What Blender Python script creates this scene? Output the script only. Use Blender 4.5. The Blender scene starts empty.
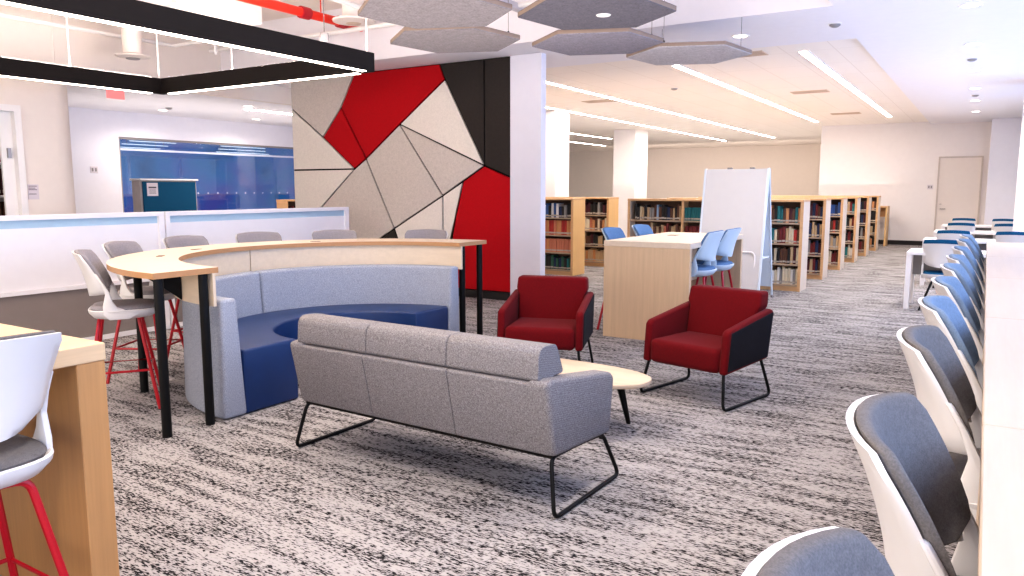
import bpy, bmesh, math, random
from mathutils import Vector, Matrix
random.seed(7)
C = bpy.context.scene.collection
PI = math.pi
R = math.radians

# ------------------------------------------------------------------ materials
def newmat(name):
    m = bpy.data.materials.new(name); m.use_nodes = True
    nt = m.node_tree
    return m, nt, nt.nodes['Principled BSDF']
def srgb(h):
    h = h.lstrip('#'); o = []
    for i in (0, 2, 4):
        c = int(h[i:i+2], 16) / 255
        o.append(c / 12.92 if c <= .04045 else ((c + .055) / 1.055) ** 2.4)
    return (*o, 1)
def math_node(nt, op, a=None, b=None, clamp=False):
    n = nt.nodes.new('ShaderNodeMath'); n.operation = op; n.use_clamp = clamp
    for i, v in enumerate((a, b)):
        if v is None: continue
        if isinstance(v, (int, float)): n.inputs[i].default_value = v
        else: nt.links.new(v, n.inputs[i])
    return n.outputs[0]
def mapping(nt, scale, space='Object', rot=(0, 0, 0)):
    if space == 'World':
        src = nt.nodes.new('ShaderNodeNewGeometry').outputs['Position']
    else:
        src = nt.nodes.new('ShaderNodeTexCoord').outputs[space]
    mp = nt.nodes.new('ShaderNodeMapping'); mp.inputs['Scale'].default_value = scale
    mp.inputs['Rotation'].default_value = rot
    nt.links.new(src, mp.inputs['Vector'])
    return mp.outputs[0]
def noise(nt, vec, scale=1, detail=2, rough=.5):
    n = nt.nodes.new('ShaderNodeTexNoise'); n.inputs['Scale'].default_value = scale
    n.inputs['Detail'].default_value = detail; n.inputs['Roughness'].default_value = rough
    nt.links.new(vec, n.inputs['Vector'])
    return n.outputs[0]
def ramp(nt, fac, stops):
    r = nt.nodes.new('ShaderNodeValToRGB'); e = r.color_ramp.elements
    while len(e) < len(stops): e.new(.5)
    for el, (p, c) in zip(e, stops): el.position = p; el.color = c
    nt.links.new(fac, r.inputs[0])
    return r.outputs[0]
def bump(nt, b, height, strength=.3, dist=.002):
    n = nt.nodes.new('ShaderNodeBump'); n.inputs['Strength'].default_value = strength
    n.inputs['Distance'].default_value = dist
    nt.links.new(height, n.inputs['Height']); nt.links.new(n.outputs[0], b.inputs['Normal'])
def mul(c, f): return (c[0]*f, c[1]*f, c[2]*f, 1)

def plain(name, col, rough=.5, metal=0, spec=.5, var=.04):
    m, nt, b = newmat(name); c = srgb(col)
    v = mapping(nt, (1, 1, 1)); f = noise(nt, v, 9, 3)
    nt.links.new(ramp(nt, f, [(.3, mul(c, 1 - var)), (.7, mul(c, 1 + var))]), b.inputs['Base Color'])
    b.inputs['Roughness'].default_value = rough; b.inputs['Metallic'].default_value = metal
    b.inputs['Specular IOR Level'].default_value = spec
    return m
def fabric(name, col, scale=260, var=.28, rough=.95, weave=True, sheen=0):
    m, nt, b = newmat(name); c = srgb(col)
    v = mapping(nt, (1, 1, 1))
    f = noise(nt, v, scale, 3, .7)
    g = noise(nt, v, scale * .25, 2, .6)
    s = math_node(nt, 'ADD', math_node(nt, 'MULTIPLY', f, .65), math_node(nt, 'MULTIPLY', g, .35))
    nt.links.new(ramp(nt, s, [(.36, mul(c, 1 - var)), (.64, mul(c, 1 + var))]), b.inputs['Base Color'])
    b.inputs['Roughness'].default_value = rough; b.inputs['Specular IOR Level'].default_value = .25
    if sheen: b.inputs['Sheen Weight'].default_value = sheen
    bump(nt, b, f, .35, .002)
    return m
def twill(name, col, var=.28, scale=95):
    m, nt, b = newmat(name); c = srgb(col)
    v = mapping(nt, (1, 1, 1), 'Object', (R(40), R(35), R(20)))
    w = nt.nodes.new('ShaderNodeTexWave'); w.inputs['Scale'].default_value = scale / 2; w.inputs['Distortion'].default_value = 2.5
    w.inputs['Detail'].default_value = 2; w.inputs['Detail Scale'].default_value = 3
    nt.links.new(v, w.inputs['Vector'])
    f = noise(nt, mapping(nt, (1, 1, 1)), 170, 3, .75)
    s = math_node(nt, 'ADD', math_node(nt, 'MULTIPLY', w.outputs['Fac'], .08), math_node(nt, 'MULTIPLY', f, .92))
    nt.links.new(ramp(nt, s, [(.34, mul(c, 1 - var)), (.66, mul(c, 1 + var))]), b.inputs['Base Color'])
    b.inputs['Roughness'].default_value = .95; b.inputs['Specular IOR Level'].default_value = .25
    bump(nt, b, s, .4, .002)
    return m
def wood(name, col, axis='x', var=.10, rough=.42):
    m, nt, b = newmat(name); c = srgb(col)
    sc = {'x': (1.2, 26, 26), 'y': (26, 1.2, 26), 'z': (26, 26, 1.2)}[axis]
    v = mapping(nt, sc); f = noise(nt, v, 1, 4, .6)
    v2 = mapping(nt, tuple(s * 5 for s in sc)); f2 = noise(nt, v2, 1, 2, .5)
    s = math_node(nt, 'ADD', math_node(nt, 'MULTIPLY', f, .7), math_node(nt, 'MULTIPLY', f2, .3))
    nt.links.new(ramp(nt, s, [(.3, mul(c, 1 - var)), (.7, mul(c, 1 + var))]), b.inputs['Base Color'])
    b.inputs['Roughness'].default_value = rough
    return m
def emit(name, col, strength):
    m, nt, b = newmat(name)
    b.inputs['Base Color'].default_value = (0, 0, 0, 1)
    b.inputs['Emission Color'].default_value = srgb(col); b.inputs['Emission Strength'].default_value = strength
    return m
def carpet_mat():
    m, nt, b = newmat('streaked_carpet')
    def dashes(seed, sx, sy, lo, hi):
        v = mapping(nt, (sx, sy, 1), 'World'); n = nt.nodes.new('ShaderNodeTexNoise')
        n.noise_dimensions = '4D'; n.inputs['W'].default_value = seed; n.inputs['Scale'].default_value = 1
        n.inputs['Detail'].default_value = 2; n.inputs['Roughness'].default_value = .6
        nt.links.new(v, n.inputs['Vector'])
        return n.outputs[0]
    band = dashes(1, 2.2, 17, 0, 0)
    band2 = dashes(2, 1.0, 5, 0, 0)
    dash = dashes(3, 30, 125, 0, 0)
    fine = dashes(5, 130, 130, 0, 0)
    area = math_node(nt, 'ADD', math_node(nt, 'MULTIPLY', band, .72), math_node(nt, 'MULTIPLY', band2, .28))
    mr = nt.nodes.new('ShaderNodeMapRange'); mr.inputs[1].default_value = .40; mr.inputs[2].default_value = .58
    nt.links.new(area, mr.inputs[0])
    thr = math_node(nt, 'SUBTRACT', .625, math_node(nt, 'MULTIPLY', mr.outputs[0], .135))
    dd = math_node(nt, 'ADD', math_node(nt, 'SUBTRACT', dash, thr), math_node(nt, 'MULTIPLY', math_node(nt, 'SUBTRACT', fine, .5), .10))
    col = ramp(nt, math_node(nt, 'ADD', dd, .5), [(.38, srgb('#a9a6a6')), (.475, srgb('#979495')), (.505, srgb('#4c494b')), (.53, srgb('#1b1a1d'))])
    nt.links.new(col, b.inputs['Base Color'])
    b.inputs['Roughness'].default_value = .95; b.inputs['Specular IOR Level'].default_value = .15
    bump(nt, b, fine, .5, .004)
    return m
def tile_ceiling_mat():
    m, nt, b = newmat('acoustic_ceiling_tile')
    v = mapping(nt, (1/1.2, 1/1.2, 1), 'World')
    br = nt.nodes.new('ShaderNodeTexBrick'); br.offset = 0
    br.inputs['Scale'].default_value = 1; br.inputs['Mortar Size'].default_value = .004
    br.inputs['Brick Width'].default_value = .5; br.inputs['Row Height'].default_value = 1
    br.inputs['Color1'].default_value = srgb('#f3ede8'); br.inputs['Color2'].default_value = srgb('#f1ebe5')
    br.inputs['Mortar'].default_value = srgb('#e0d8d0')
    nt.links.new(v, br.inputs['Vector']); nt.links.new(br.outputs[0], b.inputs['Base Color'])
    b.inputs['Roughness'].default_value = .9
    return m
def bluewall_mat():
    m, nt, b = newmat('blue_wall_glow')
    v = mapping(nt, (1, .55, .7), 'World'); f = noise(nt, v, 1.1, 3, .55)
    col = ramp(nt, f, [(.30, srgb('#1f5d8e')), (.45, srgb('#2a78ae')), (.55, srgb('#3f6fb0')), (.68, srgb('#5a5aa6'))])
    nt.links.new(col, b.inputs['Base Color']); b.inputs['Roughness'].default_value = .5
    nt.links.new(col, b.inputs['Emission Color']); b.inputs['Emission Strength'].default_value = .45  # wall emits its own colour to brighten the blue room
    return m
def glass_mat(name, tint='#ffffff', mix=.12):
    m, nt, b = newmat(name)
    t = nt.nodes.new('ShaderNodeBsdfTransparent'); t.inputs[0].default_value = srgb(tint)
    g = nt.nodes.new('ShaderNodeBsdfGlossy'); g.inputs['Roughness'].default_value = .02
    mx = nt.nodes.new('ShaderNodeMixShader'); mx.inputs[0].default_value = mix
    nt.links.new(t.outputs[0], mx.inputs[1]); nt.links.new(g.outputs[0], mx.inputs[2])
    nt.links.new(mx.outputs[0], nt.nodes['Material Output'].inputs[0])
    return m

M = {}
M['wall'] = plain('white_paint', '#ece7e6', .75, var=.01)
M['wall_cool'] = plain('cool_white_paint', '#e6e5ee', .75, var=.01)
M['wall_warm'] = plain('warm_white_paint', '#ece4dd', .8, var=.01)
M['ceil'] = plain('ceiling_paint', '#eceaf0', .85, var=.01)
M['ceil_warm'] = plain('open_ceiling_paint', '#f0e6de', .85, var=.01)
M['ceil_tile'] = tile_ceiling_mat()
M['fascia'] = plain('soffit_fascia', '#cfccd3', .85, var=.01)
M['carpet'] = carpet_mat()
M['black_base'] = plain('black_rubber', '#201e1e', .6)
M['felt_grey'] = fabric('felt_grey', '#d0c8c0', 90, .10)
M['felt_white'] = fabric('felt_offwhite', '#ebe4da', 90, .06)
M['felt_red'] = fabric('felt_red', '#b4101c', 90, .06)
M['felt_dark'] = fabric('felt_charcoal', '#393431', 90, .08)
M['groove'] = plain('groove_black', '#0c0b0b', .9, spec=.1)
M['hex_light'] = fabric('hex_felt_light', '#827d80', 55, .24)
M['hex_pale'] = fabric('hex_felt_pale', '#b6b3b8', 55, .24)
M['hex_dark'] = fabric('hex_felt_dark', '#5f5d66', 55, .24)
M['hex_mid'] = fabric('hex_felt_mid', '#84818c', 55, .24)
M['hex_edge'] = plain('hex_edge', '#8d7c70', .8)
M['sofa'] = twill('sofa_grey_weave', '#807d7f', .5)
M['banq'] = twill('banquette_grey_weave', '#9ba1ae', .34, 120)
M['navy'] = plain('navy_vinyl', '#103060', .42, spec=.5, var=.05)
M['red'] = fabric('crimson_wool', '#63050f', 300, .16, sheen=.03)
M['blackfab'] = fabric('black_fabric', '#1d1b20', 260, .2)
M['black'] = plain('black_metal', '#09090a', .5, spec=.3)
M['frame_black'] = plain('pendant_black', '#140f0f', .7, spec=.3)
M['redmetal'] = plain('red_powder_coat', '#b01224', .35)
M['redpipe'] = plain('red_pipe_paint', '#e2311f', .4)
M['redclamp'] = plain('red_clamp_paint', '#a31224', .45)
M['shell'] = plain('white_plastic', '#e2dfdd', .35, var=.01)
M['shell_daylit'] = plain('daylit_white_plastic', '#c9dbea', .35, var=.01)  # white shell with bluish daylight put into its colour
M['pad'] = fabric('stool_grey_pad', '#6f6b69', 300, .18)
M['pad_light'] = fabric('stool_light_grey_pad', '#908c90', 300, .14)
M['pad_daylit_blue'] = fabric('stool_daylit_blue_pad', '#6686ad', 300, .14)  # grey pad, the blue of the daylight is put into its colour
M['pad_daylit'] = fabric('stool_daylit_pad', '#78889a', 300, .15)  # grey pad with the windows' blue light mixed into its colour
M['pad_teal'] = fabric('chair_teal_pad', '#17587f', 300, .12)
M['maple_x'] = wood('maple_x', '#cdb89f', 'x')
M['maple_y'] = wood('maple_y', '#d6c5b0', 'y', .06)
M['maple_z'] = wood('maple_z', '#cdb292', 'z', .08)
M['oak_x'] = wood('oak_x', '#c69c6c', 'x')
M['oak_y'] = wood('oak_y', '#d8bb95', 'y')
M['oak_z'] = wood('oak_z', '#b98c5c', 'z')
M['edge'] = wood('table_edge', '#b68a60', 'x', .05)
M['pale_wood'] = wood('pale_wood', '#dccbb4', 'x', .06)
M['pale_wood_y'] = wood('pale_wood_y', '#c9b6a2', 'y', .05)
M['shelf_wood'] = wood('shelf_wood', '#cfa578', 'x')
M['shelf_side'] = wood('shelf_side', '#dccbb8', 'z', .05)
M['shelf_side_warm'] = wood('shelf_side_warm', '#dcb680', 'z', .05)
M['shelf_edge'] = plain('shelf_edge', '#a8937c', .5)
M['shelf_back'] = plain('shelf_back', '#5a4436', .8)
M['board'] = plain('whiteboard_surface', '#d6d4d4', .22, var=.01)
M['board_frame'] = plain('whiteboard_frame', '#dde6ee', .4, var=.01)
M['screen'] = plain('divider_white', '#f1eff2', .35, var=.01)
M['screen_base'] = plain('divider_taupe', '#8b827f', .6, var=.02)
M['screen_glass'] = plain('divider_frosted_glass', '#b4cfe0', .25, var=.02)
M['white'] = plain('white_metal', '#efedec', .4, var=.01)
M['teal'] = fabric('teal_screen_fabric', '#165273', 200, .06)
M['greige'] = plain('cabinet_greige', '#bfb6b2', .6)
M['paper'] = plain('paper', '#d9d2d8', .8, var=.01)
M['ink'] = plain('ink', '#5b5560', .8)
M['grey'] = plain('grey_plastic', '#8f8b8c', .5)
M['door'] = plain('door_paint', '#e3dad3', .55, var=.01)
M['shadowgap'] = plain('door_frame_grey', '#c6bcb5', .6)
M['steel'] = plain('brushed_steel', '#a09a96', .35, .8)
M['cable'] = plain('cable_grey', '#6e6a6c', .5)
M['bluewall'] = bluewall_mat()
M['glass'] = glass_mat('clear_glass', '#e8f2fa', .12)
M['winglass'] = glass_mat('window_glass', '#f2f8ff', .04)
M['frost'] = plain('frosted_strip', '#c9d3ea', .6)
M['desk'] = plain('desk_white', '#e9e5e4', .4, var=.01)
M['led'] = emit('led_strip', '#fff0e0', 14)
M['led_ceiling'] = emit('led_ceiling', '#fff1e4', 42)
M['led_up'] = emit('led_uplight', '#fff0e6', 48)
M['led_soft'] = emit('led_soft', '#ffffff', 1.4)
M['disc'] = emit('downlight_lens', '#fff6ec', 6)
M['exit'] = emit('exit_red', '#ff8f8f', .9)
M['label_white'] = plain('spine_label', '#b0a698', .7)
M['ceramic'] = plain('diffuser_white', '#e6dcd6', .5, var=.01)
M['vent'] = plain('vent_tan', '#cdb9a8', .6)
M['vent_dark'] = plain('vent_slot', '#8c7668', .7)
BOOKC = {'dark red': '#6a1f1f', 'red': '#a83028', 'salmon': '#c47a5c', 'orange tan': '#c58a5a', 'tan': '#b59a76', 'cream': '#d2c4a8',
         'brown': '#5c3a28', 'black': '#24211f', 'navy': '#1f2c4c', 'blue': '#35558a', 'pale blue': '#8fa6bc', 'teal': '#1f6a6c',
         'green': '#2f5a44', 'grey': '#8a8580', 'white': '#d9d4cc', 'maroon': '#4c1a20'}
for k, c in BOOKC.items(): M['book ' + k] = plain('book_' + k.replace(' ', '_'), c, .6)

# ------------------------------------------------------------------ mesh helpers
class B:
    def __init__(s): s.bm = bmesh.new()
    def box(s, x0, y0, z0, x1, y1, z1, mi=0):
        v = [s.bm.verts.new(p) for p in ((x0,y0,z0),(x1,y0,z0),(x1,y1,z0),(x0,y1,z0),(x0,y0,z1),(x1,y0,z1),(x1,y1,z1),(x0,y1,z1))]
        for f in ((3,2,1,0),(4,5,6,7),(0,1,5,4),(1,2,6,5),(2,3,7,6),(3,0,4,7)):
            s.bm.faces.new([v[i] for i in f]).material_index = mi
        return s
    def prism(s, pts, axis, a, b, mi=0, shear=None):
        def P(p, t):
            q = {'x': (t, p[0], p[1]), 'y': (p[0], t, p[1]), 'z': (p[0], p[1], t)}[axis]
            return shear(q) if shear else q
        A = [s.bm.verts.new(P(p, a)) for p in pts]; Bv = [s.bm.verts.new(P(p, b)) for p in pts]
        n = len(pts)
        fs = [s.bm.faces.new(A), s.bm.faces.new(Bv[::-1])]
        for i in range(n): fs.append(s.bm.faces.new([A[i], Bv[i], Bv[(i+1) % n], A[(i+1) % n]]))
        for f in fs: f.material_index = mi
        return s
    def ring(s, pts, closed=True):
        return pts
    def tube(s, pts, r, seg=8, closed=False, r1=None):
        pts = [Vector(p) for p in pts]; n = len(pts); rings = []
        for i, p in enumerate(pts):
            a = pts[(i-1) % n] if (i > 0 or closed) else p
            b = pts[(i+1) % n] if (i < n-1 or closed) else p
            d = Vector((0,0,0))
            if (p - a).length > 1e-9: d += (p - a).normalized()
            if (b - p).length > 1e-9: d += (b - p).normalized()
            d.normalize()
            up = Vector((0,0,1)) if abs(d.z) < .9 else Vector((0,1,0))
            if i and len(rings): up = lastu
            u = d.cross(up)
            if u.length < 1e-6: u = d.cross(Vector((1,0,0)))
            u.normalize(); w = u.cross(d).normalized(); lastu = w
            rr = r if r1 is None else r + (r1 - r) * i / max(1, n-1)
            rings.append([s.bm.verts.new(p + (u*math.cos(2*PI*k/seg) + w*math.sin(2*PI*k/seg))*rr) for k in range(seg)])
        m = n if closed else n-1
        for i in range(m):
            A, Bq = rings[i], rings[(i+1) % n]
            off = 0
            if closed and i == n-1:
                best = 1e9
                for o in range(seg):
                    t = (A[0].co - Bq[o].co).length
                    if t < best: best, off = t, o
            for k in range(seg):
                s.bm.faces.new([A[k], A[(k+1) % seg], Bq[(k+1+off) % seg], Bq[(k+off) % seg]])
        if not closed:
            s.bm.faces.new(rings[0][::-1]); s.bm.faces.new(rings[-1])
        return s
    def lathe(s, prof, cx=0, cy=0, seg=24):
        rings = [[s.bm.verts.new((cx + r*math.cos(2*PI*k/seg), cy + r*math.sin(2*PI*k/seg), z)) for k in range(seg)] for r, z in prof]
        for A, Bq in zip(rings, rings[1:]):
            for k in range(seg): s.bm.faces.new([A[k], A[(k+1) % seg], Bq[(k+1) % seg], Bq[k]])
        s.bm.faces.new(rings[0][::-1]); s.bm.faces.new(rings[-1])
        return s
    def sector(s, r0, r1, a0, a1, z0, z1, n=24, r0t=None, r1t=None, cx=0, cy=0):
        r0t = r0 if r0t is None else r0t; r1t = r1 if r1t is None else r1t
        cols = []
        for i in range(n+1):
            a = R(a0 + (a1-a0)*i/n); c, d = math.cos(a), math.sin(a)
            cols.append([s.bm.verts.new((cx+q*c, cy+q*d, z)) for q, z in ((r0,z0),(r1,z0),(r1t,z1),(r0t,z1))])
        for A, Bq in zip(cols, cols[1:]):
            for k in range(4): s.bm.faces.new([A[k], A[(k+1) % 4], Bq[(k+1) % 4], Bq[k]])
        s.bm.faces.new(cols[0][::-1]); s.bm.faces.new(cols[-1])
        return s
    def slab(s, f, g, nu, nv):
        """closed slab between the surfaces f(u,v) and g(u,v), u and v in 0..1"""
        F = [[s.bm.verts.new(f(i/nu, j/nv)) for j in range(nv+1)] for i in range(nu+1)]
        G = [[s.bm.verts.new(g(i/nu, j/nv)) for j in range(nv+1)] for i in range(nu+1)]
        for i in range(nu):
            for j in range(nv):
                s.bm.faces.new([F[i][j], F[i+1][j], F[i+1][j+1], F[i][j+1]])
                s.bm.faces.new([G[i][j+1], G[i+1][j+1], G[i+1][j], G[i][j]])
        for i in range(nu):
            s.bm.faces.new([F[i+1][0], F[i][0], G[i][0], G[i+1][0]]); s.bm.faces.new([F[i][nv], F[i+1][nv], G[i+1][nv], G[i][nv]])
        for j in range(nv):
            s.bm.faces.new([F[0][j], F[0][j+1], G[0][j+1], G[0][j]]); s.bm.faces.new([F[nu][j+1], F[nu][j], G[nu][j], G[nu][j+1]])
        return s
    def bevel(s, w, seg=2, ang=30):
        bmesh.ops.recalc_face_normals(s.bm, faces=s.bm.faces)
        es = [e for e in s.bm.edges if len(e.link_faces) == 2 and e.calc_face_angle(0) > R(ang)]
        bmesh.ops.bevel(s.bm, geom=es, offset=w, segments=seg, affect='EDGES', profile=.5, clamp_overlap=True)
        return s
    def bevel_along(s, w, w2, axis=0, seg=3):
        bmesh.ops.recalc_face_normals(s.bm, faces=s.bm.faces)
        es = [e for e in s.bm.edges if abs((e.verts[0].co - e.verts[1].co).normalized()[axis]) > .9]
        bmesh.ops.bevel(s.bm, geom=es, offset=w, segments=seg, affect='EDGES', profile=.5, clamp_overlap=True)
        return s.bevel(w2, 1, 50)
    def build(s, name, mat, parent=None, loc=(0,0,0), rotz=0, sharp=35):
        bmesh.ops.recalc_face_normals(s.bm, faces=s.bm.faces)
        me = bpy.data.meshes.new(name); s.bm.to_mesh(me); s.bm.free()
        for p in me.polygons: p.use_smooth = True
        me.set_sharp_from_angle(angle=R(sharp))
        for m in (mat if isinstance(mat, (list, tuple)) else [mat]): me.materials.append(m)
        o = bpy.data.objects.new(name, me); C.objects.link(o)
        o.location = loc; o.rotation_euler = (0, 0, rotz)
        if parent: o.parent = parent
        return o
def rounded(pts, r, n=4, closed=True):
    """round the corners of a 3-D polyline"""
    pts = [Vector(p) for p in pts]; out = []; N = len(pts)
    for i, p in enumerate(pts):
        if not closed and i in (0, N-1): out.append(p); continue
        a = (pts[(i-1) % N] - p); b = (pts[(i+1) % N] - p)
        q = min(r, a.length*.45, b.length*.45)
        s, e = p + a.normalized()*q, p + b.normalized()*q
        for k in range(n+1):
            t = k/n; out.append(s*(1-t)**2 + p*2*t*(1-t) + e*t*t)
    return out
def tag(o, label=None, cat=None, group=None, kind=None):
    if label: o['label'] = label
    if cat: o['category'] = cat
    if group: o['group'] = group
    if kind: o['kind'] = kind
    return o
def thing(name, label, cat, loc=(0,0,0), rotz=0, group=None):
    o = bpy.data.objects.new(name, None); C.objects.link(o)
    o.empty_display_size = .1; o.location = loc; o.rotation_euler = (0,0,rotz)
    return tag(o, label, cat, group)
def dup(root, loc, rotz, label, group=None):
    r = root.copy(); C.objects.link(r); r.location = loc; r.rotation_euler = (0,0,rotz); r['label'] = label
    if group: r['group'] = group
    for ch in list(root.children):
        c = ch.copy(); C.objects.link(c); c.parent = r
        for g in list(ch.children):
            d = g.copy(); C.objects.link(d); d.parent = c
    return r
def remat(root, mapn):
    """swap materials on the parts of a copied thing"""
    for ch in root.children:
        n = ch.name.split('.')[0]
        if n in mapn:
            ch.material_slots[0].link = 'OBJECT'; ch.material_slots[0].material = mapn[n]
def struct(name, b, mat, parent=None):
    o = b.build(name, mat, parent)
    if not parent: o['kind'] = 'structure'
    return o

# ------------------------------------------------------------------ room shell
ZC, ZT, ZO = 3.25, 3.31, 4.0
struct('floor', B().box(-22, -4, -.1, 3, 36, 0), M['carpet'])
# open service ceiling over the lounge, plaster soffits and tiled ceiling beyond
struct('ceiling', B().box(-16.2, -4, ZO, -1.38, 8.05, ZO+.1), M['ceil_warm'])
struct('ceiling', B().box(-1.38, -4, ZC, 3, 8.05, ZC+.85), M['ceil'])
struct('ceiling', B().box(-10.4, 8.05, ZC, 3, 9.88, ZC+.85), M['ceil'])
struct('ceiling', B().box(-1.42, 9.88, ZC, 3, 24, ZC+.3), M['ceil'])
struct('ceiling', B().box(-22, 9.88, ZT, -1.42, 36, ZT+.2), M['ceil_tile'])
struct('ceiling', B().box(-16.2, 3.5, 2.97, -10.5, 16, 3.07), M['ceil'])
struct('wall_bulkhead', B().box(-10.5, 5.5, 2.97, -10.4, 9.9, ZO), M['wall_warm'])
# mural wall with the white end pier
struct('wall_mural', B().box(-9.62, 8.79, 0, -5.46, 8.87, ZC), M['wall'])
struct('wall_pier', B().box(-5.46, 8.74, 0, -4.985, 8.87, ZC).bevel(.004, 1), M['wall_cool'])
# back walls
struct('wall_back', B().box(-4.16, 23.5, 0, 3, 23.7, 3.5), M['wall'])
struct('wall_return', B().box(-4.16, 23.7, 0, -4.0, 33, 3.5), M['wall_warm'])
struct('wall_far', B().box(-22, 32.6, 0, -4.0, 32.8, 3.5), M['wall_warm'])
struct('baseboard_back', B().box(-4.16, 23.47, 0, -.02, 23.5, .12), M['black_base'])
struct('baseboard_pier', B().box(-9.62, 8.715, 0, -5.46, 8.79, .10), M['black_base'])
# columns
struct('column', B().box(-9.78, 21.6, 0, -9.07, 22.6, ZT).bevel(.01, 1), M['wall'])
struct('column', B().box(-9.3, 15.6, 0, -8.52, 16.3, ZT).bevel(.01, 1), M['wall'])
struct('column', B().box(-.03, 22.6, 0, .62, 23.5, ZC).bevel(.01, 1), M['wall_cool'])
struct('column', B().box(.40, 14.6, 0, 1.2, 15.4, ZC).bevel(.01, 1), M['wall_cool'])
# window wall on the right: sill wall, head, glazed bays with frames
struct('wall_right', B().box(1.0, -4, 0, 1.2, 23.5, .85), M['wall_cool'])
struct('wall_right', B().box(1.0, -4, 2.9, 1.2, 23.5, 3.35), M['wall_cool'])
k = 0
for y0 in (-4, -1, 2, 5, 8, 11, 15.4, 18, 20.3):
    y1 = y0 + 3 if y0 < 11 else (14.6 if y0 == 11 else (18 if y0 == 15.4 else (20.3 if y0 == 18 else 22.6)))
    k += 1
    b = B()
    for q in ((y0, .85, y0+.06, 2.9), (y1-.06, .85, y1, 2.9)): b.box(1.05, q[0], q[1], 1.15, q[2], q[3])
    b.box(1.05, y0+.06, .85, 1.15, y1-.06, .91); b.box(1.05, y0+.06, 2.84, 1.15, y1-.06, 2.9)
    w = struct('window_%d' % k, b, M['white'])
    B().box(1.095, y0+.06, .91, 1.105, y1-.06, 2.84).build('pane', M['winglass'], w)
# door in the back wall
d = struct('door_1', B().box(-1.13, 23.46, 0, -.19, 23.5, 2.34), M['door'])
b = B(); b.box(-1.17, 23.44, 0, -1.13, 23.5, 2.38); b.box(-.19, 23.44, 0, -.15, 23.5, 2.38); b.box(-1.13, 23.44, 2.34, -.19, 23.5, 2.38)
b.build('door_frame', M['shadowgap'], d)
b = B(); b.tube(rounded([(-1.06, 23.46, 1.0), (-1.06, 23.40, 1.0), (-.93, 23.40, 1.0)], .02, 3, False), .011)
b.build('door_handle', M['steel'], d)
B().lathe([(.001, 0), (.028, 0), (.028, .012), (.001, .012)], 0, 0, 12).build('lock', M['steel'], d, (-1.06, 23.455, 1.12))
# left side: near wall with rounded end, corridor, glazed blue room
b = B()
arc = [(-10.4 - .3*(1-math.cos(R(t))), 5.45 + .3*math.sin(R(t))) for t in range(0, 91, 15)]
b.prism([(-10.4, 5.02)] + arc + [(-10.95, 5.75), (-10.95, 5.02)], 'z', 0, ZO)
b.prism([(-10.95, 3.6), (-10.4, 3.6), (-10.4, 5.02), (-10.95, 5.02)], 'z', 2.55, ZO)
b.prism([(-10.95, -4), (-10.4, -4), (-10.4, 3.6), (-10.95, 3.6)], 'z', 0, ZO)
struct('wall_left', b, M['wall_warm'])
b = B(); b.box(-10.55, 4.94, 0, -10.37, 5.02, 2.55); b.box(-10.55, 3.6, 0, -10.37, 3.68, 2.55); b.box(-10.55, 3.68, 2.47, -10.37, 4.94, 2.55)
d2 = struct('door_2', b, M['white'])
b = B(); b.box(-10.5, 4.80, .04, -10.46, 4.94, 2.47); b.build('door_leaf', M['white'], d2)
b = B()
for z in (1.0, 1.9): b.box(-10.46, 4.86, z, -10.43, 4.90, z+.12)
b.build('hinge', M['steel'], d2)
wl = struct('wall_corridor', B().box(-14.1, 3.5, 0, -14.0, 8.47, 3.0).box(-14.1, 8.47, 2.5, -14.0, 12.85, 3.0).box(-14.1, 12.85, 0, -14.0, 16, 3.0), M['wall_cool'])
struct('wall_corridor', B().box(-14.0, 15.9, 0, -10.4, 16, 3.0), M['wall'])
w = struct('window_12', B().box(-14.07, 8.47, 0, -14.03, 8.51, 2.5).box(-14.07, 12.81, 0, -14.03, 12.85, 2.5).box(-14.07, 8.51, 2.46, -14.03, 12.81, 2.5).box(-14.07, 8.51, 0, -14.03, 12.81, .06), M['grey'])
B().box(-14.055, 8.51, .06, -14.045, 12.81, 2.46).build('pane', M['glass'], w)
B().box(-14.042, 8.51, 2.25, -14.038, 12.81, 2.29).build('frosted_strip', M['frost'], w)
b = B()
for i in range(12): b.box(-14.042, 9.9 + i*.24, 1.42, -14.038, 9.93 + i*.24, 1.45)
db = b.build('frosted_dots', M['frost'], w); db['kind'] = 'stuff'
struct('ceiling', B().box(-16.2, 7, 2.97, -14.1, 16, 3.0), M['bluewall'])
struct('wall_blue', B().box(-16.1, 7, 0, -16.0, 16, 3.0), M['bluewall'])
struct('wall_blue', B().box(-16.0, 7, 0, -14.1, 7.1, 3.0), M['bluewall'])
for i, (y0, y1, x) in enumerate(((8.9, 9.9, -14.35), (8.95, 9.95, -14.7), (9.0, 10.0, -15.05), (11.0, 12.2, -14.35), (11.2, 12.5, -14.7), (11.4, 12.9, -15.05))):
    o = B().box(x, y0, 2.45-.045*(i % 3), x+.03, y1, 2.462-.045*(i % 3)).build('strip_light', M['led_soft'])
    tag(o, 'thin white strip light behind the blue glass, %s of the %s three' % (('first', 'second', 'third')[i % 3], 'shorter' if i < 3 else 'longer'), 'light', 'strip lights in the blue glazed room')
    for yy in (y0+.1, y1-.1): B().tube([(x+.015, yy, 2.462-.045*(i % 3)), (x+.015, yy, 2.97)], .004, 5).build('cable', M['cable'], o)
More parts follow.
